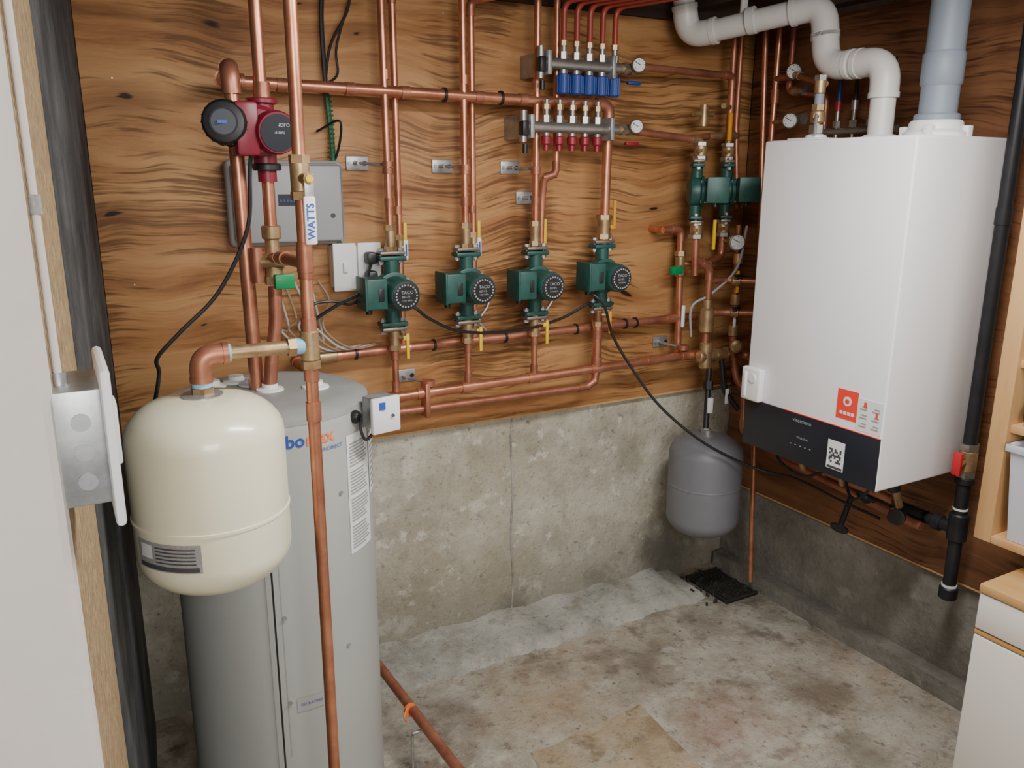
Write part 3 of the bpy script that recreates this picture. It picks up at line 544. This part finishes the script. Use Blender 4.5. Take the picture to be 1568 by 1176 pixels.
# ------------------------------------------------------------ boiler
bx,by0,by1,bz0,bz1=1.652,1.188,1.627,.667,1.485
b=B('boiler')
b.box((bx,by0,bz0),(1.985,by1,bz1),WHT,.005,seg=3)
b.box((bx-.003,by0+.002,bz0+.002),(bx+.01,by1-.001,.800),PANB,.0015)
b.box((bx-.0032,by0+.002,.7995),(bx+.01,by1-.14,.8010),REDL)
def bf(y0,y1,z0,z1,m,o=.0008): b.box((bx-o,y0,z0),(bx+.002,y1,z1),m)
bf(1.262,1.322,.822,.896,REDL,.001)
b.lathe((bx-.001,1.292,.868),(-1,0,0),[(.012,0),(.012,.0006)],PAPER,20); b.lathe((bx-.0016,1.292,.868),(-1,0,0),[(.006,0),(.006,.0006)],REDL,20)
for i in range(4): b.box((bx-.002,1.270+.011*i,.834),(bx,1.278+.011*i,.842),PAPER)
bf(1.192,1.262,.806,.885,PAPER,.001)
for i in range(3):
    for j in range(2):
        for k in range(2): bf(1.200+.034*j,1.220+.034*j-.006*k,.816+.021*i+.007*k,.8195+.021*i+.007*k,PAPG,.0016)
bf(1.204,1.210,.845,.860,REDL,.0018); bf(1.236,1.244,.864,.878,REDL,.0018)
bf(1.283,1.334,.688,.762,PAPER,.0038)
for i in range(7):
    for j in range(7):
        if random.random()<.55: bf(1.291+.0052*j,1.2962+.0052*j,.705+.0052*i,.7102+.0052*i,INK,.0044)
bf(1.286,1.331,.690,.696,INK,.0044)
b.text('viessmann',.015,lambda x,y:(bx-.0038,1.452-x,.778+y),LBL); b.text('VITODENS',.008,lambda x,y:(bx-.0038,1.435-x,.735+y),LBL)
for i in range(5): b.box((bx-.0038,1.45-.016*i,.715),(bx,1.454-.016*i,.717),LBL)
b.box((bx-.022,1.560,.80),(bx,1.628,.892),WPL,.006,seg=3); b.cyl((bx-.026,1.585,.865),(bx-.02,1.585,.865),.012,WPL,16); b.box((bx-.026,1.607,.81),(bx-.018,1.617,.88),WPL,.003)
b.box((bx+.02,by0+.004,bz1-.003),(1.98,by1-.004,bz1+.002),WPL,.001)
b.lathe((1.84,1.28,bz1),(0,0,1),[(.070,0),(.070,.012),(.060,.02),(.058,.035),(.054,.04)],WPL,36)
for k in range(4): a=.4+k*math.pi/2; b.box((1.84+.066*math.cos(a)-.01,1.28+.066*math.sin(a)-.01,bz1),(1.84+.066*math.cos(a)+.01,1.28+.066*math.sin(a)+.01,bz1+.028),WPL,.003)
b.lathe((1.84,1.43,bz1),(0,0,1),[(.044,0),(.044,.008),(.036,.014)],WPL,28)
b.box((1.70,1.50,bz1),(1.80,1.60,bz1+.008),WPL,.003); b.lathe((1.75,1.55,bz1),(0,0,1),[(.028,0),(.026,.014),(.012,.02)],WPL,24)
b.done()
b=B('exhaust_flue'); b.cyl((1.84,1.28,1.52),(1.84,1.28,2.02),.0415,GRYP,36); b.lathe((1.84,1.28,1.60),(0,0,1),[(.0415,0),(.0455,.006),(.0455,.07),(.0415,.076)],GRYP,36); b.cyl((1.84,1.28,1.515),(1.84,1.28,1.54),.050,GRYP,36,bev=.004); b.done()
b=B('vent_pipe')
path=[(1.84,1.43,1.49),(1.84,1.432,1.672),(1.84,1.617,1.678),(1.84,1.640,1.832),(1.675,1.98,1.785),(1.625,1.98,2.01)]
b.pipe(path,.030,PVC,.052,PVC,1.16,24,.03); b.done()
b=B('pipe_hanger'); b.box((1.735,1.83,1.79),(1.755,1.84,2.0),PVC,.002); b.lathe((1.757,1.80,1.812),(-.44,.9,-.12),[(.031,0),(.036,0),(.036,.02),(.031,.02)],PVC,24); b.done()
b=B('air_vent_valve'); x,y=1.75,1.55
b.cyl((x,y,1.49),(x,y,1.58),.010,BRASS); b.hexa((x,y,1.505),(x,y,1.525),.019,CHR); b.cyl((x,y,1.53),(x,y,1.56),.018,BRASS,bev=.003); b.hexa((x,y,1.56),(x,y,1.575),.017,BRASS); b.cyl((x,y,1.575),(x,y,1.60),.012,GRYP); b.cyl((x,y,1.60),(x,y,1.635),.014,BRASS,bev=.003); b.hexa((x,y,1.632),(x,y,1.645),.016,CHR); b.cyl((x,y,1.545),(x-.03,y-.02,1.545),.006,BRASS); b.box((x-.035,y-.027,1.50),(x-.028,y-.02,1.55),GALV,.002); b.done()
# ------------------------------------------------------------ gas pipe & boiler bottom piping
b=B('gas_pipe'); gx,gy=1.955,1.158
b.cyl((gx,gy,.33),(gx,gy,1.865),.0165,BLKP,20); b.cyl((gx,gy,1.29),(gx,gy,1.33),.0185,BLKP)
b.cyl((gx,gy,.325),(gx,gy,.36),.023,BLKP,bev=.004); b.cyl((gx,gy,.36),(gx,gy,.366),.019,PAPER); b.cyl((gx,gy,.49),(gx,gy,.565),.024,BLKP,bev=.004); b.cyl((gx,gy,.575),(gx,gy,.58),.018,PAPER); b.cyl((gx,gy,.645),(gx,gy,.665),.023,BLKP,bev=.003)
b.cyl((gx,gy,.68),(gx,gy,.735),.022,BRASS,bev=.003); b.hexa((gx,gy,.735),(gx,gy,.752),.024,CHR); b.hexa((gx,gy,.665),(gx,gy,.682),.024,CHR)
b.cyl((gx,gy,.705),(gx-.04,gy-.005,.705),.008,BRASS); b.box((gx-.047,gy-.012,.675),(gx-.036,gy+.012,.735),REDH,.004)
b.cyl((gx,gy,.52),(gx,1.25,.52),.0165,BLKP); b.cyl((gx,1.20,.52),(gx,1.225,.52),.022,BLKP,bev=.003)
b.cyl((gx,1.24,.52),(gx,1.36,.52),.0165,BLKP); b.pipe([(gx,1.34,.52),(gx-.03,1.42,.52),(gx-.07,1.42,.66)],.014,BLKP,.02,BLKP,1.25)
b.done()
b=B('boiler_bottom_pipes')
b.cyl((1.93,1.24,.50),(1.93,1.80,.545),.0125,COPD); b.pipe([(1.89,1.30,.56),(1.89,1.72,.575),(1.93,1.90,.58),(1.95,1.93,.70)],.0115,COPD,.02,COPD)
for i,y in enumerate((1.27,1.35,1.45,1.53,1.59)):
    x=1.82+.02*(i%2); b.cyl((x,y,.668),(x+.05,y,.56),.010,COPD if i%2 else BRASS); b.cyl((x+.005,y,.655),(x+.02,y,.61),.017,BRASS if i%2 else BLKP,bev=.003)
b.hexa((1.93,1.30,.505),(1.93,1.325,.507),.022,BRASS); b.cyl((1.93,1.30,.50),(1.93,1.33,.50),.019,BLKP)
b.cyl((1.90,1.44,.52),(1.84,1.42,.45),.008,BLKP); b.lathe((1.84,1.42,.45),(-.6,-.2,-.6),[(.018,0),(.025,.003),(.025,.009),(.018,.012)],BLKP,20)
b.cyl((1.90,1.27,.54),(1.84,1.25,.545),.009,BLKP); b.lathe((1.84,1.25,.545),(-1,-.3,0),[(.015,0),(.022,.003),(.022,.010),(.015,.012)],BLK,20)
b.cable([(1.85,1.62,.66),(1.80,1.63,.60),(1.82,1.55,.56),(1.86,1.48,.60)],.0045,BLK); b.cable([(1.83,1.30,.66),(1.80,1.33,.58),(1.84,1.40,.55),(1.87,1.45,.60)],.004,BLK)
b.done()
# ------------------------------------------------------------ floor drain line
b=B('drain_line_pipe'); b.cyl((.640,1.93,.12),(.668,1.10,.12),.0125,COPD,20); b.pipe([(.640,1.91,.12),(.637,1.97,.12),(.62,1.97,.60),(.58,1.85,.75)],.0115,COPD,.02,COPD)
b.lathe((.6435,1.672,.12),(.03,-1,0),[(.0125,0),(.0165,0),(.0165,.009),(.0125,.009)],ORG,20); b.cable([(.632,1.66,.135),(.62,1.65,.118),(.628,1.655,.10)],.002,ORG)
b.cyl((.62,1.60,.0),(.62,1.60,.10),.004,GALV); b.box((.60,1.58,0),(.64,1.62,.004),GALV); b.hexa((.62,1.6,.004),(.62,1.6,.016),.009,CHR); b.cyl((.62,1.60,.105),(.65,1.60,.105),.004,GALV); b.done()
# ------------------------------------------------------------ right: shelf, bin, cabinet
b=B('wall_shelf'); b.box((1.74,.955,.614),(2.029,.993,1.62),PINE,.002); b.box((1.74,.30,.614),(2.029,.955,.632),PINE,.002)
for z in (.868,1.01,1.30): b.box((1.75,.30,z),(2.029,.955,z+.018),PINE,.002)
b.done()
b=B('storage_bin')
z0,z1=.633,.845
def frus(lo,hi,z0,z1,m,t):
    (x0,y0,x1,y1)=lo;(X0,Y0,X1,Y1)=hi
    vs=[(x0,y0,z0),(x1,y0,z0),(x1,y1,z0),(x0,y1,z0),(X0,Y0,z1),(X1,Y0,z1),(X1,Y1,z1),(X0,Y1,z1)]
    vs+=[(x0+t,y0+t,z0+t),(x1-t,y0+t,z0+t),(x1-t,y1-t,z0+t),(x0+t,y1-t,z0+t),(X0+t,Y0+t,z1),(X1-t,Y0+t,z1),(X1-t,Y1-t,z1),(X0+t,Y1-t,z1)]
    fs=[[3,2,1,0],[8,9,10,11]]
    for i in range(4): j=(i+1)%4; fs+=[[i,j,4+j,4+i],[8+j,8+i,12+i,12+j],[4+i,4+j,12+j,12+i]]
    b.add(vs,fs,m)
frus((1.75,.62,2.01,.925),(1.735,.60,2.02,.940),z0,z1,BIN,.003)
b.box((1.728,.59,z1-.012),(1.738,.948,z1+.004),BIN,.002); b.box((1.728,.938,z1-.012),(2.02,.948,z1+.004),BIN,.002)
b.done(25)
b=B('work_boots')
for y in (.905,.82):
    b.lathe((1.80,y,.886),(0,0,1),[(.035,0),(.045,.01),(.045,.04),(.034,.07),(.034,.10),(.028,.102)],BLK,20); b.box((1.75,y-.035,.886),(1.85,y+.035,.93),BLK,.018,seg=3)
b.done()
b=B('camera_bag'); b.box((1.76,.86,1.028),(1.85,.945,1.085),BLK,.012,seg=3); b.cyl((1.752,.90,1.055),(1.765,.90,1.055),.02,BLKP,20); b.cable([(1.77,.87,1.08),(1.77,.90,1.12),(1.77,.935,1.08)],.004,BLK); b.done()
b=B('cabinet'); cx=1.64; y1=.905
b.box((cx+.012,.22,.0),(2.0,y1-.004,.545),CABW,.002); b.box((cx-.003,.21,.546),(2.003,y1,.566),TOPW,.003)
b.box((cx,.225,.462),(cx+.014,y1-.001,.543),CABW,.003); b.box((cx+.002,.225,.449),(cx+.013,y1-.001,.458),TOPW,.001); b.box((cx,.225,.06),(cx+.014,y1-.001,.446),CABW,.003)
b.box((cx+.03,.24,0),(cx+.05,y1-.01,.06),CABW); b.box((cx-.016,.5,.496),(cx-.004,.62,.506),GALV,.003)
for y in (.51,.61): b.cyl((cx-.01,y,.501),(cx+.002,y,.501),.004,GALV,8)
b.done()
# ------------------------------------------------------------ lights
def area(name,loc,tgt,sx,sy,e,col):
    l=bpy.data.lights.new(name,'AREA'); l.shape='RECTANGLE'; l.size=sx; l.size_y=sy; l.energy=e; l.color=col
    o=bpy.data.objects.new(name,l); o.location=loc; o.rotation_euler=(Vector(tgt)-Vector(loc)).to_track_quat('-Z','Y').to_euler(); sc.collection.objects.link(o); return o
area('ceiling_strip_light',(1.0,.80,1.84),(1.0,1.0,0),.9,.14,27,(1,.97,.93))
area('rear_fill_light',(.1,-1.1,1.70),(1.0,1.8,.7),.9,.7,36,(1,.97,.93))  # added fill behind the camera, brightens and flattens the view; no real lamp
w=bpy.data.worlds.new('World'); sc.world=w; w.use_nodes=True; w.node_tree.nodes['Background'].inputs[0].default_value=(1,.985,.96,1); w.node_tree.nodes['Background'].inputs[1].default_value=.52
# ------------------------------------------------------------ camera (phone held at 1.4 m in the doorway)
pi,ya,ro=map(math.radians,(14.27,60.94,.22))
F=Vector((math.cos(ya)*math.cos(pi),math.sin(ya)*math.cos(pi),-math.sin(pi))); r=Vector((math.sin(ya),-math.cos(ya),0)); u=r.cross(F)
r2=r*math.cos(ro)+u*math.sin(ro); u2=-r*math.sin(ro)+u*math.cos(ro)
cd=bpy.data.cameras.new('camera'); cd.sensor_width=36; cd.lens=1261.7/1568*36; cd.clip_start=.02
co=bpy.data.objects.new('camera',cd); M=Matrix((r2,u2,-F)).transposed().to_4x4(); M.translation=Vector((0,0,1.4)); co.matrix_world=M
sc.collection.objects.link(co); sc.camera=co
